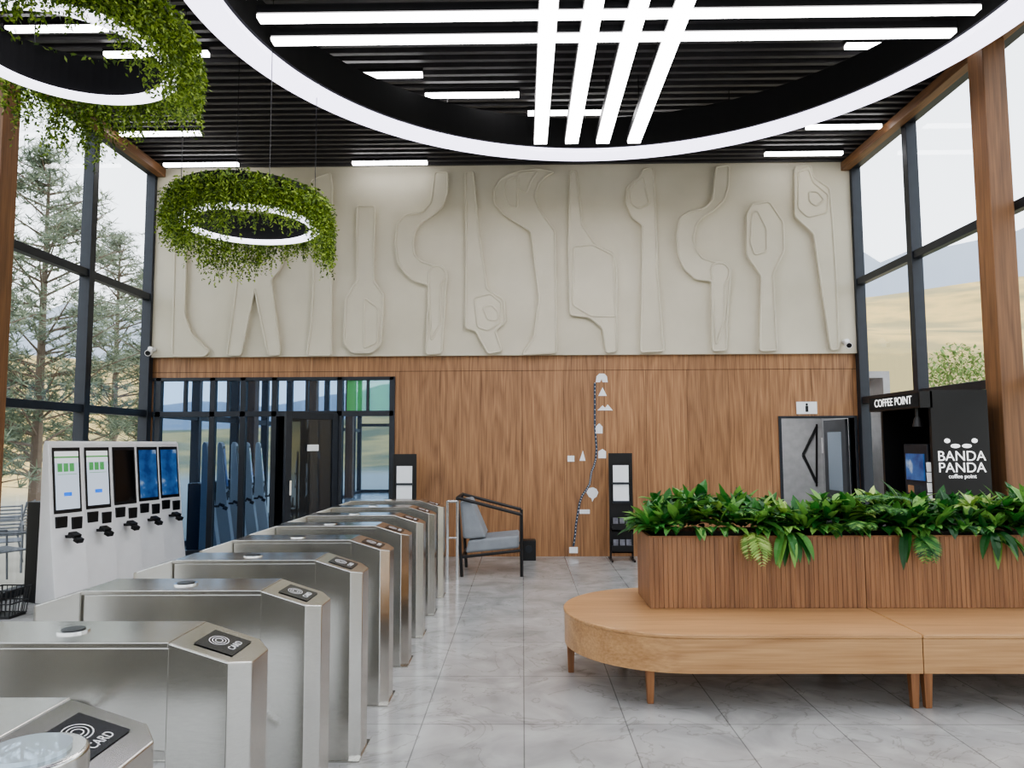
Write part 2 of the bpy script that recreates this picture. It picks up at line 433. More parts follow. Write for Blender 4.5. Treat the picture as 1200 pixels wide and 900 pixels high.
# ------------------------------------------------------------------ ceiling lights
def tube_light(x0, x1, y, z=ZC - .055):
    g = E('led_tube_light')
    MB().box(x0, x1, y - .035, y + .035, z - .03, z + .01).make('diffuser', M_led, g)
    MB().box(x0 - .01, x1 + .01, y - .04, y + .04, z + .011, z + .05).make('housing', M_black, g)
for x0, x1, y in ((-2.2,-1.1,8.0),(-1.13,-.02,8.5),(.09,1.2,9.0),(1.2,2.3,9.5),(-5.33,-4.25,9.5),(-5.27,-4.17,10.6),(-2.48,-1.38,10.6),(3.5,4.6,10.4),
                  (3.75,4.72,9.5),(3.4,4.5,7.5),(-5.1,-4.1,7.0),(-4.4,-3.3,7.5),(-5.1,-4.0,5.5),(-4.8,-3.7,3.5),(-4.2,-3.1,2.0),
                  (-2.,-.9,1.4),(1.,2.1,1.2),(3.,4.1,1.8),(-4,-2.9,0),(-1,.1,-.3),(2,3.1,-.5),(-3,-1.9,-1.8),(0.5,1.6,-2),(3.3,4.4,-1.8)):  # unseen tubes behind the camera, added to light the room, continuing the pattern
    tube_light(x0, x1, y)
CX, CY, ZR = .8, 5.65, 5.2
g = E('ring_chandelier')
b = MB()
b.ring(CX, CY, 3.22, 3.5, ZR, ZR + .05, 160, 0, 0, 0, 1)
b.make('luminous_ring', [M_ring, M_black], g)
b = MB(); b.ring(CX, CY, 3.19, 3.24, ZR + .052, ZR + .42, 160); b.make('ring_skirt', M_blackmat, g)
b = MB()
for i in range(12):
    a = math.pi * 2 * i / 12; x = CX + 3.35 * math.cos(a); y = CY + 3.35 * math.sin(a)
    b.cyl((x, y, ZR + .05), (x, y, ZC), .006, seg=6)
b.make('hanger_rods', M_black, g)
g = E('cross_chandelier')
xs = [.235, .605, .975, 1.345]; ys = [6.3, 5.95, 5.6, 5.25]
b = MB(); h = MB()
for x in xs:
    b.box(x - .075, x + .075, CY + .1 - 2.85, CY + .1 + 2.85, ZR, ZR + .03); h.box(x - .085, x + .085, CY - 2.75, CY + 2.95, ZR + .031, ZR + .1)
for y in ys:
    b.box(CX - 3.0, CX + 3.0, y - .05, y + .05, ZR - .004, ZR + .026); h.box(CX - 3.0, CX + 3.0, y - .06, y + .06, ZR + .0315, ZR + .095)
b.make('tubes', M_led, g); h.make('housings', M_black, g)
b = MB()
for x in xs:
    for y in (3.2, 8.2): b.cyl((x, y, ZR + .1), (x, y, ZC), .006, seg=6)
b.make('hanger_rods', M_black, g)

# ------------------------------------------------------------------ planted pendants
def moss_mesh():
    b = MB(); rnd = random.Random(3)
    def tiny(p, L=.03):
        d = Vector((rnd.uniform(-1, 1), rnd.uniform(-1, 1), rnd.uniform(-1.4, .3))).normalized(); u = d.orthogonal().normalized()
        u = Matrix.Rotation(rnd.uniform(0, 6.28), 3, d) @ u
        p = Vector(p); w = L * .22
        b.quad(p, p + d * L * .5 - u * w, p + d * L, p + d * L * .5 + u * w)
    for i in range(5200):   # moss body
        a = rnd.uniform(0, 2 * math.pi); r = rnd.uniform(.66, .75); z = rnd.uniform(-.02, .30)
        if z > .26: r = rnd.uniform(.56, .72)
        tiny((r * math.cos(a), r * math.sin(a), z), .05)
    for i in range(1250):   # trailing strands
        a = rnd.uniform(0, 2 * math.pi); r = rnd.uniform(.665, .76); z = rnd.uniform(.0, .26)
        ln = rnd.uniform(.16, .42) * (1 + .35 * math.sin(a * 3 + 1))
        x, y = r * math.cos(a), r * math.sin(a); wx = rnd.uniform(-.04, .04); wy = rnd.uniform(-.04, .04)
        n = int(ln / .013)
        out = rnd.uniform(.0, .06)
        for k in range(n):
            t = k / n; o = out * math.sin(min(1, t * 2.5) * math.pi / 2)
            tiny((x + wx * t * t + math.cos(a) * o, y + wy * t * t + math.sin(a) * o, z - ln * t + rnd.uniform(-.01, .01)), rnd.uniform(.022, .042))
    return b
mossb = moss_mesh(); mossme = None
M_led2 = emis('pendant_led', (.86, .84, 1, 1), 2.2)
def pendant(loc, rz):
    global mossme
    g = E('planted_ring_pendant', loc, rz)
    b = MB(); b.ring(0, 0, .555, .65, -.03, 0, 72, 0, 0, 0, 0); b.make('light_ring', M_led2, g)
    b = MB(); b.ring(0, 0, .60, .66, .001, .29, 72); b.make('planter_ring', M_blackmat, g)
    if mossme is None:
        o = mossb.make('trailing_plants', M_moss, g, fixn=False); mossme = o.data
    else:
        o = bpy.data.objects.new('trailing_plants', mossme); COL.objects.link(o); o.parent = g
    b = MB()
    for i in range(4):
        a = math.pi / 2 * i + .6; b.cyl((.63 * math.cos(a), .63 * math.sin(a), .28), (.63 * math.cos(a), .63 * math.sin(a), ZC - loc[2]), .004, seg=6)
    b.make('cables', M_black, g)
pendant((-2.62, 7.0, 3.77), 0)
pendant((-2.92, 4.6, 4.17), 1.9)

# ------------------------------------------------------------------ turnstiles
M_lbl = simple('reader_label', srgb(28, 30, 34), .25)
def turnstile(yc):
    g = E('turnstile', (-.86, yc, 0))
    slope = lambda p: 1.03 - max(0, (p[0] + .24) / .24) * .075
    slope2 = lambda p: 1.03 - max(0, (-p[0] - 1.0) / .24) * .075
    b = MB()
    b.prism([(-.24, -.14), (-.05, -.14), (0, -.075), (0, .075), (-.05, .14), (-.24, .14)], 0, slope)
    b.prism([(-1.0, -.14), (-1.0, .14), (-1.19, .14), (-1.24, .075), (-1.24, -.075), (-1.19, -.14)], 0, slope2)
    b.make('end_posts', M_steel, g, bevel=.004)
    MB().box(-1.0, -.24, -.125, .125, .70, 1.012).make('body', M_steel, g, bevel=.004)
    MB().box(-1.0, -.24, -.14, .14, 1.014, 1.032).make('lid', M_steel, g, bevel=.003)
    b = MB()
    for sx in (0, 1):
        f = (lambda x, y, dz: (x, y, slope((x, y)) + dz)) if sx == 0 else (lambda x, y, dz: (-1.24 - x, y, slope((x, y)) + dz))
        b.quad(f(-.185, -.085, .003), f(-.06, -.085, .003), f(-.06, .085, .003), f(-.185, .085, .003))
    b.make('reader_plates', M_lbl, g)
    t = math.atan(.075 / .24)
    Rt = Matrix(((0, -math.cos(t), math.sin(t)), (1, 0, 0), (0, math.sin(t), math.cos(t))))
    text('CARD', .032, (-.083, 0, slope((-.083, 0)) + .005), Rt.to_euler(), M_white, g, ext=.0005)
    b = MB(); c = Vector((-.137, 0, slope((-.137, 0)) + .0045)); ax = Rt @ Vector((1, 0, 0)); ay = Rt @ Vector((0, 1, 0))
    for r in (.010, .019, .028):
        for i in range(20):
            a0 = 2 * math.pi * i / 20; a1 = 2 * math.pi * (i + 1) / 20
            P = lambda a, rr: c + ax * math.cos(a) * rr * 1.4 + ay * math.sin(a) * rr
            b.quad(P(a0, r), P(a1, r), P(a1, r + .003), P(a0, r + .003))
    b.make('reader_symbol', M_white, g)
    b = MB(); b.cyl((-.62, 0, 1.032), (-.62, 0, 1.038), .05, seg=28); b.make('indicator_rim', M_chrome, g)
    b = MB(); b.cyl((-.62, 0, 1.038), (-.62, 0, 1.041), .036, seg=28); b.make('indicator_lens', M_lbl, g)
    b = MB(); b.cyl((-.56, -.125, .80), (-.56, -.20, .78), .055, .045, seg=20)
    b.make('tripod_hub', M_chrome, g, smooth=True)
    b = MB()
    for e in ((-.56, -.50, .79), (-.22, -.34, .42), (-.90, -.34, .42)):
        b.cyl((-.56, -.18, .785), e, .017, seg=12)
    b.make('tripod_arms', M_chrome, g, smooth=True)
    b = MB(); b.box(-.25, .005, -.145, .145, 0, .008); b.box(-1.245, -.99, -.145, .145, 0, .008); b.make('base_plates', M_steel, g)
for i in range(9): turnstile(1.70 if i == 0 else 1.66 + .818 * i)
g = E('round_access_post', (-.78, 1.2, 0))
b = MB(); b.cyl((0, 0, 0), (0, 0, 1.16), .085, seg=40); b.make('post', M_steel, g, smooth=True, bevel=.006)
b = MB(); b.cyl((0, 0, 1.16), (0, 0, 1.167), .06, seg=40); b.make('reader_glass', darkglass('reader_glass', srgb(190, 200, 205), .3), g)
b = MB(); b.cyl((0, 0, 0), (0, 0, .02), .12, seg=32); b.make('flange', M_steel, g)

# ------------------------------------------------------------------ ticket kiosks
def screenmat(name, kind):
    m, nt, b = newmat(name); L = nt.links.new
    if kind == 'white':
        tc = nt.nodes.new('ShaderNodeTexCoord'); sp = nt.nodes.new('ShaderNodeSeparateXYZ'); L(tc.outputs['Generated'], sp.inputs[0])
        rp = ramp(nt, [(0, srgb(205, 218, 235)), (.80, srgb(225, 232, 238)), (.88, srgb(90, 160, 90)), (.91, srgb(235, 240, 240))]); rp.color_ramp.interpolation = 'CONSTANT'
        L(sp.outputs['Z'], rp.inputs['Fac']); src = rp.outputs[0]; st = .75
    elif kind == 'blue':
        tc = nt.nodes.new('ShaderNodeTexCoord'); nz = nt.nodes.new('ShaderNodeTexNoise'); nz.inputs['Scale'].default_value = 5; nz.inputs['Detail'].default_value = 5
        L(tc.outputs['Object'], nz.inputs['Vector'])
        rp = ramp(nt, [(.35, srgb(24, 60, 120)), (.55, srgb(50, 100, 160)), (.72, srgb(190, 205, 220))]); L(nz.outputs['Fac'], rp.inputs['Fac']); src = rp.outputs[0]; st = .6
    else:
        b.inputs['Base Color'].default_value = srgb(14, 14, 16); b.inputs['Roughness'].default_value = .08; return m
    b.inputs['Base Color'].default_value = (.02, .02, .02, 1); b.inputs['Roughness'].default_value = .1
    L(src, b.inputs['Emission Color']); b.inputs['Emission Strength'].default_value = st
    return m
SCR = {k: screenmat('screen_' + k, k) for k in ('white', 'blue', 'off')}
M_blue = simple('screen_button', srgb(40, 110, 220), .3, emit=srgb(40, 110, 220), es=.6)
M_green = simple('screen_card', srgb(80, 150, 90), .3, emit=srgb(80, 150, 90), es=.4)
def kiosk(y, kind):
    g = E('ticket_kiosk', (-4.98, y, 0), math.radians(-16))
    b = MB()
    b.prism([(-.06, 0), (.2, 0), (.215, .03), (.12, .68), (.02, 1.66), (-.01, 1.69), (-.03, 1.69), (-.05, 1.64), (-.05, .9)], -.215, .215, 'Y')
    b.make('cabinet', M_white, g, bevel=.028)
    fx = lambda z: .12 - (z - .68) / .98 * .10
    q = lambda y0, y1, z0, z1, o: [(fx(z0) + o, y0, z0), (fx(z0) + o, y1, z0), (fx(z1) + o, y1, z1), (fx(z1) + o, y0, z1)]
    b = MB(); b.quad(*q(-.175, .175, .92, 1.62, .006)); b.make('bezel', M_black, g)
    b = MB(); b.quad(*q(-.15, .15, .96, 1.58, .009)); b.make('screen', SCR[kind], g)
    if kind == 'white':
        b = MB(); b.quad(*q(-.05, .05, 1.10, 1.14, .012)); b.make('button', M_blue, g)
        b = MB(); b.quad(*q(-.12, .12, 1.33, 1.335, .012))
        for yy in (-.12, -.045, .03): b.quad(*q(yy, yy + .06, 1.36, 1.45, .012))
        b.make('tiles', M_green, g)
    b = MB(); b.box(fx(.85) - .03, fx(.85) + .02, -.16, -.02, .77, .89); b.box(fx(.85) - .03, fx(.85) + .02, .04, .17, .74, .87); b.make('dispensers', M_black, g, bevel=.006)
    b = MB(); b.box(-.03, .06, -.05, .05, -.02, .02); b.box(.05, .12, -.04, .04, -.05, .0); b.make('card_terminal', M_black, g, bevel=.008, loc=(.22, -.03, .70), rot=(0, .4, 0))
    MB().box(.08, .2, -.045, -.015, .66, .69).make('terminal_arm', M_black, g)
    MB().box(-.24, -.055, -.2, .2, 0, 1.05).make('rear_unit', M_black, g, bevel=.01)
for y, k in ((8.02, 'white'), (8.60, 'white'), (9.18, 'off'), (9.76, 'blue'), (10.34, 'blue')): kiosk(y, k)

g = E('wire_basket', (-5.0, 7.25, 0)); b = MB()
for z in (.02, .14, .27):
    h = .12 + z * .1; p = [(-h, -h, z), (h, -h, z), (h, h, z), (-h, h, z), (-h, -h, z)]; b.path(p, .007, 6)
for i in range(-3, 4):
    for s in (-1, 1):
        b.cyl((i * .04, s * .12, .02), (i * .047, s * .147, .27), .004, seg=5); b.cyl((s * .12, i * .04, .02), (s * .147, i * .047, .27), .004, seg=5)
b.make('wires', M_black, g); MB().box(-.12, .12, -.12, .12, .0, .012).make('base', M_black, g)

# ------------------------------------------------------------------ glass partition with door
g = E('glass_partition'); W = lambda px: wallpt(px, 560)[0]
zt = wallpt(320, 485)[1]
b = MB()
b.box(gx0, gx1, YB - .03, YB + .08, gz0 - .05, gz0); b.box(gx0, gx1, YB - .03, YB + .08, zt - .04, zt + .04)
for px in (183, 247, 283, 320, 397, 459): 
    x = W(px); b.box(x - .04, x + .04, YB - .03, YB + .08, 0, gz0)
for px in (214, 265, 358, 430): 
    x = W(px); b.box(x - .02, x + .02, YB - .02, YB + .07, zt, gz0)
b.box(gx0, W(320), YB - .03, YB + .08, 0, .1); b.box(W(397), gx1, YB - .03, YB + .08, 0, .1)
b.make('frame', M_frame, g, bevel=.004)
b = MB()
b.box(gx0, W(320), YB + .02, YB + .03, .1, zt); b.box(W(397), gx1, YB + .02, YB + .03, .1, zt)
b.box(gx0, W(397), YB + .02, YB + .03, zt, gz0); b.make('glass_panes', M_dglass, g)
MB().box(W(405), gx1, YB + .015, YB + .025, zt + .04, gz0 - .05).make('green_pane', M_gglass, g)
MB().box(W(397), W(405), YB + .02, YB + .03, zt, gz0).make('small_pane', M_dglass, g)
g2 = E('office_interior'); b = MB()
b.box(XL, gx1 + .3, YB + 2.6, YB + 2.7, 0, 2.7); b.box(XL - .1, XL, YB + .15, YB + 2.6, 0, 2.7); b.box(gx1 + .2, gx1 + .3, YB + .15, YB + 2.6, 0, 2.7); b.box(XL, gx1 + .3, YB + .15, YB + 2.6, 2.7, 2.8)
b.make('walls', simple('office_wall', srgb(120, 124, 132), .8), g2)
MB().box(-4.1, -3.4, YB + 2.0, YB + 2.5, 0, 1.9).make('cupboard', M_wood, g2)
hx = W(395); d = E('door_1', (hx, YB - .05, 0), math.radians(180 + 55))
b = MB(); b.box(0, .1, -.025, .025, .01, 2.1); b.box(.82, .92, -.025, .025, .01, 2.1); b.box(.1, .82, -.025, .025, .01, .15); b.box(.1, .82, -.025, .025, 2.0, 2.1)
b.make('leaf_frame', M_frame, d, bevel=.004)
MB().box(.1, .82, -.006, .006, .15, 2.0).make('leaf_glass', M_lglass, d)
b = MB(); b.box(.85, .88, -.07, .07, .95, 1.15); b.make('handle', M_chrome, d)
b = MB(); b.box(.36, .56, -.03, -.027, 1.55, 1.64); b.box(.36, .56, .027, .03, 1.55, 1.64); b.make('door_sign', M_paper, d)

# ------------------------------------------------------------------ right door + room
g = E('door_2')
b = MB(); b.box(dx0 - .04, dx0, YB - .02, YB + .2, 0, dz0 + .03); b.box(dx1, dx1 + .04, YB - .02, YB + .2, 0, dz0 + .03); b.box(dx0, dx1, YB - .02, YB + .2, dz0, dz0 + .03)
b.make('door_frame', M_frame, g)
b = MB(); b.box(dx1 - .05, dx1 - .005, YB + .2, YB + 1.0, .01, dz0 - .01); b.make('leaf', M_door, g, bevel=.004)
b = MB(); b.box(dx1 - .053, dx1 - .05, YB + .35, YB + .85, .9, dz0 - .2); b.make('leaf_glass', darkglass('door_pane', srgb(150, 160, 170), .3), g)
g = E('side_room'); b = MB()
b.box(3.2, 5.4, YB + 2.5, YB + 2.6, 0, 2.6); b.box(3.1, 3.2, YB + .15, YB + 2.6, 0, 2.6); b.box(5.4, 5.5, YB + .15, YB + 2.6, 0, 2.6); b.box(3.1, 5.5, YB + .15, YB + 2.6, 2.6, 2.7)
b.make('walls', M_greywall, g)
MB().box(3.7, 4.9, YB + 1.0, YB + 1.6, 2.57, 2.6).make('ceiling_lamp', emis('lamp', (1, 1, 1, 1), 8), g)
b = MB(); Yc = YB + 2.49
for px in ((957, 500, 941, 533), (941, 533, 957, 566)):
    a = wallpt(px[0], px[1], Yc); c = wallpt(px[2], px[3], Yc); b.cyl((a[0], Yc, a[1]), (c[0], Yc, c[1]), .03, seg=4)
a = wallpt(957, 497, Yc); c = wallpt(957, 570, Yc); b.cyl((a[0], Yc, a[1]), (c[0], Yc, c[1]), .02, seg=4)
b.make('wall_stripe_decor', M_black, g)
x, z = wallpt(967, 522, Yc); MB().box(x - .07, x + .07, Yc - .03, Yc, z - .14, z + .14).make('fuse_box', M_white, g)

x, z = wallpt(945, 478); g = E('restroom_sign', (x, YB - .004, z))
MB().box(-.15, .15, -.012, 0, -.09, .09).make('plate', M_paper, g)
b = MB(); b.cyl((0, -.013, .05), (0, -.015, .05), .018, seg=12); b.box(-.02, .02, -.015, -.013, -.06, .03); b.make('pictogram', M_black, g)

for px, py, s in ((176, 413, 1), (993, 404, -1)):
    x, z = wallpt(px, py, 10.85); g = E('security_camera', (x + s * .02, 10.80, z))
    b = MB(); b.cyl((0, .12, .05), (0, .0, .05), .035, seg=16); b.cyl((0, 0, .0), (s * .02, -.10, -.03), .045, .045, seg=20); b.cyl((0, .02, .06), (0, 0, 0), .02, seg=10); b.make('housing', M_white, g, smooth=True)
    b = MB(); b.cyl((s * .02, -.10, -.03), (s * .021, -.106, -.032), .035, seg=20); b.make('lens', M_black, g)

# ------------------------------------------------------------------ route map decal on wood wall
g = E('wall_route_map'); b = MB(); Yw = YB - .004
pp = [(697,449),(697,462),(697,480),(697,498),(698,512),(699,526),(698,538),(696,546),(693,553),(692,560),(691,567),(687,574),(682,581),(679,590),(677,602),(675,614),(674,626),(672,640)]
W2 = [wallpt(*p) for p in pp]
for a, c in zip(W2[:-1], W2[1:]):
    b.cyl((a[0], Yw, a[1]), (c[0], Yw, c[1]), .016, seg=6)
b.make('route_line', simple('map_line', srgb(60, 74, 92), .6), g)
b = MB()
for a, c in zip(W2[:-1], W2[1:]):
    for t in (.0, .33, .66):
        x = a[0] + (c[0] - a[0]) * t; z = a[1] + (c[1] - a[1]) * t; b.box(x - .004, x + .004, Yw - .019, Yw - .015, z - .008, z + .008)
def poly(pts):
    q = [wallpt(*p) for p in pts]; b.prism(q, YB - .02, YB - .003, 'Y')
poly([(698,448),(699,441),(702,438),(708,438),(711,441),(712,448),(706,448),(705,444),(703,448)])
poly([(701,464),(706,454),(711,464)]); poly([(700,481),(706,475),(709,478),(712,474),(718,481)])
poly([(679,540),(683,528),(686,540)]); poly([(698,508),(698,500),(702,496),(706,500),(706,508)]); poly([(701,537),(701,529),(706,526),(710,529),(710,537)])
poly([(665,541),(665,534),(673,534),(673,541)]); poly([(679,602),(679,597),(691,597),(691,602)]); poly([(667,648),(667,641),(677,641),(677,648)])
poly([(690,582),(687,577),(690,572),(695,571),(699,573),(701,577),(699,582),(696,584),(694,588),(693,584)])
b.make('map_icons', M_paper, g)

# ------------------------------------------------------------------ brochure stands
def stand(pxc):
    x = wallpt(pxc, 600, 10.7)[0]; g = E('brochure_stand', (x, 10.62, 0))
    b = MB()
    for s in (-1, 1): b.box(s * .155 - .012, s * .155 + .012, -.012, .012, 0, 1.5); b.box(s * .155 - .012, s * .155 + .012, -.2, .2, 0, .03)
    b.box(-.15, .15, -.01, .01, 1.36, 1.5)
    for z in (.12, .42): b.box(-.15, .15, -.12, .02, z, z + .015); b.box(-.15, .15, -.12, -.11, z, z + .1)
    b.box(-.15, .15, .0, .01, .1, 1.4)
    b.make('frame', M_black, g)
    b = MB(); b.box(-.11, .11, -.03, -.018, 1.09, 1.33); b.box(-.11, .11, -.03, -.018, .83, 1.06); b.make('sheets', M_paper, g)
    b = MB(); b.box(-.12, .12, -.05, -.02, .80, .83); b.box(-.12, .12, -.05, -.02, 1.063, 1.085); b.make('sheet_ledges', M_frame, g)
    b = MB()
    for z in (.14, .44):
        for k in (-.09, 0, .09): b.box(k - .035, k + .035, -.09, -.07, z, z + .16)
    b.make('leaflets', simple('leaflet_print', srgb(110, 110, 118), .6, var=.4, scale=14) if 'leaflet_print' not in bpy.data.materials else bpy.data.materials['leaflet_print'], g)
stand(475); stand(727)
x = wallpt(628, 640, 10.6)[0] - .08
g = E('floor_speaker_box', (x, 10.7, 0)); MB().box(-.12, .08, -.1, .1, 0, .28).make('body', M_black, g, bevel=.01)
b = MB(); b.cyl((-.02, -.1, .16), (-.02, -.108, .16), .05, seg=20); b.make('speaker_cone', M_frame, g)

# lounge chair
g = E('lounge_chair', (-.02, 9.35, 0)); b = MB()
for y in (0, .72):
    b.path([(0, y, 0), (0, y, .76), (-.80, y, .97), (-.74, y, 0)], .02, 8)
    b.path([(-.74, y, .24), (0, y, .32)], .018, 8)
for p in ((0, .32), (-.80, .97), (-.74, .24)): b.cyl((p[0], 0, p[1]), (p[0], .72, p[1]), .016, seg=8)
b.make('frame', M_black, g)
b = MB(); b.prism([(-.70, .28), (-.03, .34), (-.03, .50), (-.66, .44)], .03, .69, 'Y'); b.make('seat_cushion', M_grey, g, bevel=.03)
b = MB(); b.prism([(-.77, .92), (-.64, .94), (-.44, .475), (-.62, .455), (-.73, .46)], .03, .69, 'Y'); b.make('back_cushion', M_grey, g, bevel=.03)
g = E('barrier_rail', (-.92, 9.15, 0)); b = MB()
for x in (0, .12): b.cyl((x, 0, 0), (x, 0, .95), .018, seg=12)
b.cyl((0, 0, .94), (.12, 0, .94), .018, seg=12); b.cyl((0, 0, .5), (.12, 0, .5), .012, seg=12); b.make('tubes', M_chrome, g, smooth=True)

# ------------------------------------------------------------------ bench with planter
g = E('bench_with_planter')
yc, r = 5.485, .765; XS = 2.46; X0 = 1.055; X1 = 2 * XS - X0
def stad(sgn, rr, xs):
    cx = X0 if sgn < 0 else X1
    pts = []
    for i in range(33):
        a = math.pi / 2 + math.pi * i / 32
        pts.append((cx + (math.cos(a) if sgn < 0 else -math.cos(a)) * rr, yc + math.sin(a) * rr))
    pts += [(xs, yc - rr), (xs, yc + rr)]
    return pts
M_slatleg = wood('leg_wood', srgb(110, 72, 46), srgb(160, 112, 74), 'Z')
for k, sgn in enumerate((-1, 1)):
    xs = XS + .003 * sgn
    b = MB(); b.prism(stad(sgn, r, xs), .43, .455); o = b.make('seat_top_%d' % k, M_bench, g, bevel=.006)
    b = MB(); b.prism(stad(sgn, r - .006, xs), .22, .429); b.make('seat_apron_%d' % k, M_bench, g, smooth=True)
def leg(x, y):
    b = MB(); n = [(x - .028, y - .028), (x + .028, y - .028), (x + .028, y + .028), (x - .028, y + .028)]
    b.v = [(x + dx * .7, y + dy * .7, 0) for dx, dy in ((-.028, -.028), (.028, -.028), (.028, .028), (-.028, .028))] + [(p[0], p[1], .22) for p in n]
    b.f = [(3, 2, 1, 0), (4, 5, 6, 7), (0, 1, 5, 4), (1, 2, 6, 5), (2, 3, 7, 6), (3, 0, 4, 7)]; b.m = [0] * 6
    b.make('leg', M_slatleg, g, bevel=.004)
for x, y in ((.80, 4.86), (.34, 5.5), (.80, 6.12), (XS - .04, 4.78), (XS + .04, 4.78), (XS - .04, 6.18), (XS + .04, 6.18), (2 * XS - .8, 4.86), (2 * XS - .8, 6.12), (2 * XS - .34, 5.5)): leg(x, y)
PX0, PX1, PY0, PY1, PZ = .91, 2 * XS - .91, 5.46, 6.02, .97
b = MB(); b.box(PX0 + .012, PX1 - .012, PY0 + .012, PY1 - .012, .455, PZ - .06); b.make('planter_box', M_slatleg, g)
b = MB()
n = int((PX1 - PX0) / .0336)
for i in range(n):
    w_ = (PX1 - PX0) / n; x = PX0 + i * w_
    e = .004 if abs(x + w_ - XS) < .02 else .0007
    b.box(x + .0007, x + w_ - e, PY0, PY0 + .014, .456, PZ - .01); b.box(x + .0007, x + w_ - e, PY1 - .014, PY1, .456, PZ - .01)
for i in range(16):
    y = PY0 + i * (PY1 - PY0) / 16; w_ = (PY1 - PY0) / 16
    b.box(PX0, PX0 + .014, y + .0007, y + w_ - .0007, .456, PZ - .01); b.box(PX1 - .014, PX1, y + .0007, y + w_ - .0007, .456, PZ - .01)
b.make('slats', M_slat, g, bevel=.002)
b = MB(); b.box(PX0 - .005, PX1 + .005, PY0 - .005, PY0 + .02, PZ - .01, PZ); b.box(PX0 - .005, PX1 + .005, PY1 - .02, PY1 + .005, PZ - .01, PZ)
b.box(PX0 - .005, PX0 + .02, PY0, PY1, PZ - .01, PZ); b.box(PX1 - .02, PX1 + .005, PY0, PY1, PZ - .01, PZ); b.make('planter_rim', M_slatleg, g)
MB().box(PX0 + .02, PX1 - .02, PY0 + .02, PY1 - .02, PZ - .06, PZ - .03).make('soil', M_soil, g)
b = MB(); l2 = MB(); rnd = random.Random(11)
def rosette(x, y, z, n, L, W, B, lift=(.2, 1.35), droop=(.3, 1.0)):
    for i in range(n):
        a = rnd.uniform(0, 2 * math.pi); e = rnd.uniform(*lift)
        d = (math.cos(a) * math.cos(e), math.sin(a) * math.cos(e), math.sin(e))
        B.leaf((x + rnd.uniform(-.02, .02), y + rnd.uniform(-.02, .02), z), d, (0, 0, 1), L * rnd.uniform(.6, 1.15), W * rnd.uniform(.7, 1.25), rnd.uniform(*droop), 4)
def frond(x, y, z, a, L, B, e=.8, droop=1.6):
    d = Vector((math.cos(a) * math.cos(e), math.sin(a) * math.cos(e), math.sin(e))); p = Vector((x, y, z)); n = 16
    side = Vector((-math.sin(a), math.cos(a), 0))
    for i in range(n):
        d = (d + Vector((0, 0, -droop / n))).normalized(); p = p + d * L / n
        ll = L * .28 * math.sin(math.pi * (.15 + .82 * i / n))
        for s in (-1, 1): B.leaf(p, side * s + d * .35, d.cross(side) * -1, ll, ll * .28, .3, 2)
x = PX0 + .02
while x < PX1 - .02:
    for y in (PY0 + .06, PY0 + .16, PY0 + .27, PY0 + .38, PY0 + .49):
        k = rnd.random(); xx = x + rnd.uniform(-.04, .04); yy = y + rnd.uniform(-.03, .03)
        zz = PZ + rnd.uniform(-.02, .17) + .03 * math.sin(x * 5.0 + 1)
        if k < .5: rosette(xx, yy, zz, 12, .21, .08, b)
        elif k < .78: rosette(xx, yy, zz + .05, 18, .14, .06, b, (.1, 1.3))
        elif k < .92: rosette(xx, yy, zz + .06, 14, .13, .055, l2, (.1, 1.2))
        else:
            for _ in range(6): frond(xx, yy, zz + .04, rnd.uniform(0, 6.28), rnd.uniform(.2, .3), b)
    x += .08
for (x, n) in ((1.93, 13), (2.78, 4), (3.4, 9)):
    for _ in range(n): b.leaf((x + rnd.uniform(-.04, .04), PY0 + .02, PZ + .02), (rnd.uniform(-1.3, 1.3), -1, rnd.uniform(.0, .5)), (0, 0, 1), rnd.uniform(.22, .34), .06, rnd.uniform(1.6, 3.), 6)
for (x, n) in ((1.62, 3), (2.85, 3), (3.75, 4)):
    for _ in range(n): frond(x + rnd.uniform(-.04, .04), PY0 + .03, PZ + .02, -math.pi / 2 + rnd.uniform(-.5, .5), rnd.uniform(.26, .34), l2 if x < 2 else b, .4, 2.8)
for i in range(90):
    x = rnd.uniform(PX0, PX1); b.leaf((x, PY0 + .03, PZ + .05), (rnd.uniform(-.9, .9), -1, .7), (0, 0, 1), rnd.uniform(.11, .17), rnd.uniform(.05, .075), rnd.uniform(.8, 2.), 4)
for i in range(26):
    y = rnd.uniform(PY0, PY1); b.leaf((PX0 + .04, y, PZ + .05), (-1, rnd.uniform(-.8, .8), .7), (0, 0, 1), rnd.uniform(.14, .2), .07, rnd.uniform(.6, 1.6), 4)
b.make('foliage_dark', M_leaf, g, smooth=False, fixn=False); l2.make('foliage_light', M_leafl, g, fixn=False)

# ------------------------------------------------------------------ coffee kiosk
g = E('coffee_vending_booth', (3.93, 7.2, 0))
BW, BH = .545, 2.11
b = MB()
b.box(0, BW, 0, .04, 0, BH); b.box(BW - .04, BW, .04, 1.0, 0, BH); b.box(0, BW, .96, 1.0, 0, BH); b.box(0, BW, 0, 1.0, BH, BH + .03)
b.box(0, BW - .04, .04, .96, 0, .95)
b.make('booth_shell', M_black, g)
b = MB(); b.box(-.10, .02, .0, 1.05, BH - .14, BH + .02); b.make('canopy', M_black, g)
M_signw = simple('sign_white', srgb(245, 245, 245), .5, emit=(1, 1, 1, 1), es=.6, var=.01)
b = MB(); b.box(-.105, -.10, .02, 1.03, BH - .125, BH + .005); b.make('sign_board', M_blackmat, g)
text('COFFEE POINT', .115, (-.108, .52, BH - .06), (math.pi / 2, 0, -math.pi / 2), M_signw, g)
text('BANDA', .135, (.27, -.004, 1.50), (math.pi / 2, 0, 0), M_signw, g)
text('PANDA', .135, (.27, -.004, 1.39), (math.pi / 2, 0, 0), M_signw, g)
text('coffee point', .055, (.27, -.004, 1.31), (math.pi / 2, 0, 0), M_signw, g)
b = MB(); ex, ez = .27, 1.60
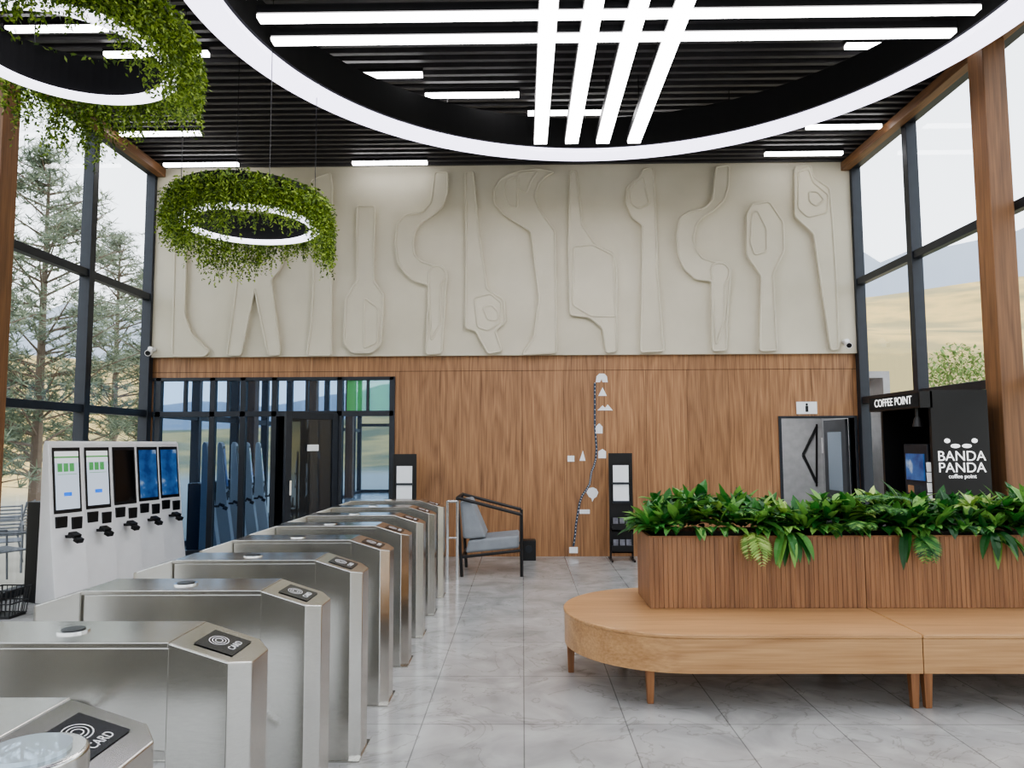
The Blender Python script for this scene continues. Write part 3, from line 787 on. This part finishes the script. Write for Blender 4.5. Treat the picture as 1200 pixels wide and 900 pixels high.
for sx in (-1, 1):
    pts = [(ex + sx * (.055 + .045 * math.cos(t)), ez + .02 * math.sin(t)) for t in [i * 2 * math.pi / 16 for i in range(16)]]; b.prism(pts, -.008, -.003, 'Y')
    pts = [(ex + sx * .13 + .028 * math.cos(t), ez + .05 + .022 * math.sin(t)) for t in [i * 2 * math.pi / 12 for i in range(12)]]; b.prism(pts, -.008, -.003, 'Y')
b.make('panda_emblem', M_signw, g)
b = MB(); b.box(.10, .46, .28, .74, .95, 1.62); b.make('coffee_machine', M_frame, g, bevel=.01)
b = MB(); b.box(.085, .1, .34, .68, 1.25, 1.52); b.make('machine_screen', SCR['blue'], g)
b = MB(); b.box(.02, .1, .36, .66, .96, .99); b.box(.04, .1, .45, .57, 1.12, 1.2); b.make('drip_tray', M_chrome, g)
b = MB()
for i in range(5): b.cyl((.06, .16, .95 + i * .1), (.06, .16, 1.04 + i * .1), .035, .04, seg=14)
b.make('cup_stack', M_paper, g)
b = MB(); b.cyl((-.05, .15, 1.88), (-.05, .15, 1.97), .02, seg=10); b.cyl((-.05, .15, 1.79), (-.05, .15, 1.88), .05, .03, seg=16); b.make('lamp', M_black, g)

# ------------------------------------------------------------------ outside
def terrain():
    m, nt, b = newmat('hill_grass_haze'); L = nt.links.new
    tc = nt.nodes.new('ShaderNodeTexCoord'); ln = nt.nodes.new('ShaderNodeVectorMath'); ln.operation = 'LENGTH'; L(tc.outputs['Object'], ln.inputs[0])
    nz = nt.nodes.new('ShaderNodeTexNoise'); nz.inputs['Scale'].default_value = .07; nz.inputs['Detail'].default_value = 9; L(tc.outputs['Object'], nz.inputs['Vector'])
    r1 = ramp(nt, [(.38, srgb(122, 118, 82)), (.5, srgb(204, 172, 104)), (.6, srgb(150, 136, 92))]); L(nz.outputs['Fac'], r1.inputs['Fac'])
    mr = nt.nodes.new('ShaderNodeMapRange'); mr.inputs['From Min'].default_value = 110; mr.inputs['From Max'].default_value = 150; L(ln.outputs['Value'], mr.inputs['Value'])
    mx = nt.nodes.new('ShaderNodeMix'); mx.data_type = 'RGBA'; L(mr.outputs[0], mx.inputs[0]); L(r1.outputs[0], mx.inputs[6]); mx.inputs[7].default_value = srgb(150, 158, 170)  # bluish distance haze painted into the colour of the far slopes
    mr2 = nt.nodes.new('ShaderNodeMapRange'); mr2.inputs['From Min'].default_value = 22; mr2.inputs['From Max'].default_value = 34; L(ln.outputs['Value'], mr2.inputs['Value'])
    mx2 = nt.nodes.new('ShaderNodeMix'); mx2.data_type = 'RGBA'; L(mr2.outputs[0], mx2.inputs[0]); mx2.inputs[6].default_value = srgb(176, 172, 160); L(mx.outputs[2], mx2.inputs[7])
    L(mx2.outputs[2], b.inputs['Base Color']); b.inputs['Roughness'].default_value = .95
    v = []; f = []; rs = [0, 12, 18, 24, 30, 36, 44, 52, 60, 70, 80, 90, 100, 112, 125, 140, 160, 180, 200, 225, 250, 280]; NA = 180
    from mathutils import noise
    def sm(a, b_, x): t = max(0, min(1, (x - a) / (b_ - a))); return t * t * (3 - 2 * t)
    for r_ in rs:
        for k in range(NA):
            a = 2 * math.pi * k / NA; x = r_ * math.cos(a); y = r_ * math.sin(a)
            south = .35 + .65 * sm(-.5, .3, math.sin(a)); west = 1 - .35 * sm(.1, .4, -math.cos(a))
            h = -.11 + south * west * (sm(26, 95, r_) * 17 * (1 + .45 * noise.noise(Vector((x, y, 0)) * .025)) + sm(125, 250, r_) * 44 * (1 + .55 * noise.noise(Vector((x, y, 5)) * .02) + .2 * noise.noise(Vector((x, y, 9)) * .07)))
            v.append((x, y, h))
    for i in range(len(rs) - 1):
        for k in range(NA):
            k2 = (k + 1) % NA; f.append((i * NA + k, i * NA + k2, (i + 1) * NA + k2, (i + 1) * NA + k))
    q = MB(); q.v = v; q.f = f; q.m = [0] * len(f)
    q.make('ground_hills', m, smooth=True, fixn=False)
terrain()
def pine(h, seed):
    rnd = random.Random(seed); b = MB(); b.cyl((0, 0, 0), (0, 0, h), .13, .02, 8, 1)
    z = h * .14
    while z < h:
        k = rnd.randint(3, 5); R_ = (1 - z / h) ** .55 * h * .30 + .2
        for i in range(k):
            a = rnd.uniform(0, 6.28); L = R_ * rnd.uniform(.6, 1.1); e = Vector((math.cos(a) * L, math.sin(a) * L, z + L * rnd.uniform(.15, .6)))
            s = Vector((0, 0, z)); b.cyl(s, e, .028, .008, 5, 1)
            for j in range(int(5 + L * 7)):
                t = rnd.uniform(.35, 1); p = s.lerp(e, t) + Vector((rnd.uniform(-.3, .3), rnd.uniform(-.3, .3), rnd.uniform(-.12, .22)))
                for _ in range(12):
                    d = Vector((rnd.uniform(-1, 1), rnd.uniform(-1, 1), rnd.uniform(-.5, 1))).normalized() * rnd.uniform(.14, .24); u = d.orthogonal().normalized() * .013
                    b.quad(p - u, p + u, p + d + u * .3, p + d - u * .3)
        z += rnd.uniform(.18, .34)
    return b
pm = [pine(8, 1), pine(6.5, 2)]
pmesh = {}
for x, y, k in ((-10.2, 15.5, 0), (-13.5, 17.5, 0), (-8.8, 18.5, 1), (-12.6, 12.8, 1), (-16, 14.5, 0), (-12.2, 22, 0), (-9.6, 11.6, 1)):
    g = E('pine_tree', (x, y, -.12), x * 3)
    if k not in pmesh:
        o = pm[k].make('tree', [M_pine, M_bark], g, fixn=False); pmesh[k] = o.data
    else:
        o = bpy.data.objects.new('tree', pmesh[k]); COL.objects.link(o); o.parent = g
def bush(h, R_, seed):
    rnd = random.Random(seed); b = MB(); b.cyl((0, 0, 0), (0, 0, h * .6), .07, .03, 7, 1)
    for i in range(12):
        a = rnd.uniform(0, 6.28); b.cyl((0, 0, h * rnd.uniform(.2, .55)), (math.cos(a) * R_ * .6, math.sin(a) * R_ * .6, h * rnd.uniform(.5, .9)), .025, .008, 5, 1)
    for i in range(3200):
        d = Vector((rnd.gauss(0, 1), rnd.gauss(0, 1), rnd.gauss(0, 1))).normalized() * rnd.uniform(.35, 1) ** .6
        p = Vector((d.x * R_, d.y * R_, h * .62 + d.z * h * .4)); q = Vector((rnd.uniform(-1, 1), rnd.uniform(-1, 1), rnd.uniform(-1, 1))).normalized()
        b.leaf(p, q, (0, 0, 1), .12, .07, .3, 2)
    return b
for n, (x, y, h, r_) in enumerate(((11.4, 19.5, 4.3, 1.0), (9.4, 15.5, 2.0, 1.0), (8.2, 12.6, 1.8, 1.0))):
    g = E('leafy_tree' if n == 0 else 'garden_shrub', (x, y, -.12)); bush(h, r_, n).make('foliage', [M_bush, M_bark], g, fixn=False)
M_patio = simple('patio_metal', srgb(120, 124, 130), .5, .5)
def patio_chair(x, y, rz):
    g = E('patio_chair', (x, y, -.11), rz); b = MB()
    for sx in (-1, 1):
        b.path([(sx * .26, -.25, 0), (sx * .26, -.22, .64), (sx * .26, .22, .66)], .014); b.path([(sx * .26, .28, 0), (sx * .26, .2, .42), (sx * .24, .30, .90)], .014)
        b.path([(sx * .26, -.23, .43), (sx * .26, .2, .42)], .012)
    for i in range(10): b.cyl((-.25, -.22 + i * .046, .43), (.25, -.22 + i * .046, .43), .012, seg=6)
    for i in range(9): b.cyl((-.25, .21 + i * .011, .48 + i * .05), (.25, .21 + i * .011, .48 + i * .05), .012, seg=6)
    b.make('frame', M_patio, g)
for x, y, a in ((-7.3, 10.4, .6), (-6.7, 9.5, 2.6), (-7.9, 11.4, -1.2), (-7.0, 11.5, .3)): patio_chair(x, y, a)
g = E('patio_table', (-7.7, 9.3, -.11)); b = MB(); b.cyl((0, 0, .72), (0, 0, .75), .42, seg=32); b.cyl((0, 0, 0), (0, 0, .72), .03, seg=12); b.cyl((0, 0, 0), (0, 0, .03), .24, seg=24); b.make('table', M_frame, g)

# ------------------------------------------------------------------ sky
wd = bpy.data.worlds.new('world'); S.world = wd; wd.use_nodes = True; nt = wd.node_tree
bg = nt.nodes['Background']; tc = nt.nodes.new('ShaderNodeTexCoord'); sp = nt.nodes.new('ShaderNodeSeparateXYZ')
rp = ramp(nt, [(0, srgb(240, 243, 246)), (.5, srgb(232, 238, 246))]); nt.links.new(tc.outputs['Generated'], sp.inputs[0]); nt.links.new(sp.outputs['Z'], rp.inputs['Fac'])
nt.links.new(rp.outputs[0], bg.inputs['Color']); bg.inputs['Strength'].default_value = 2.5
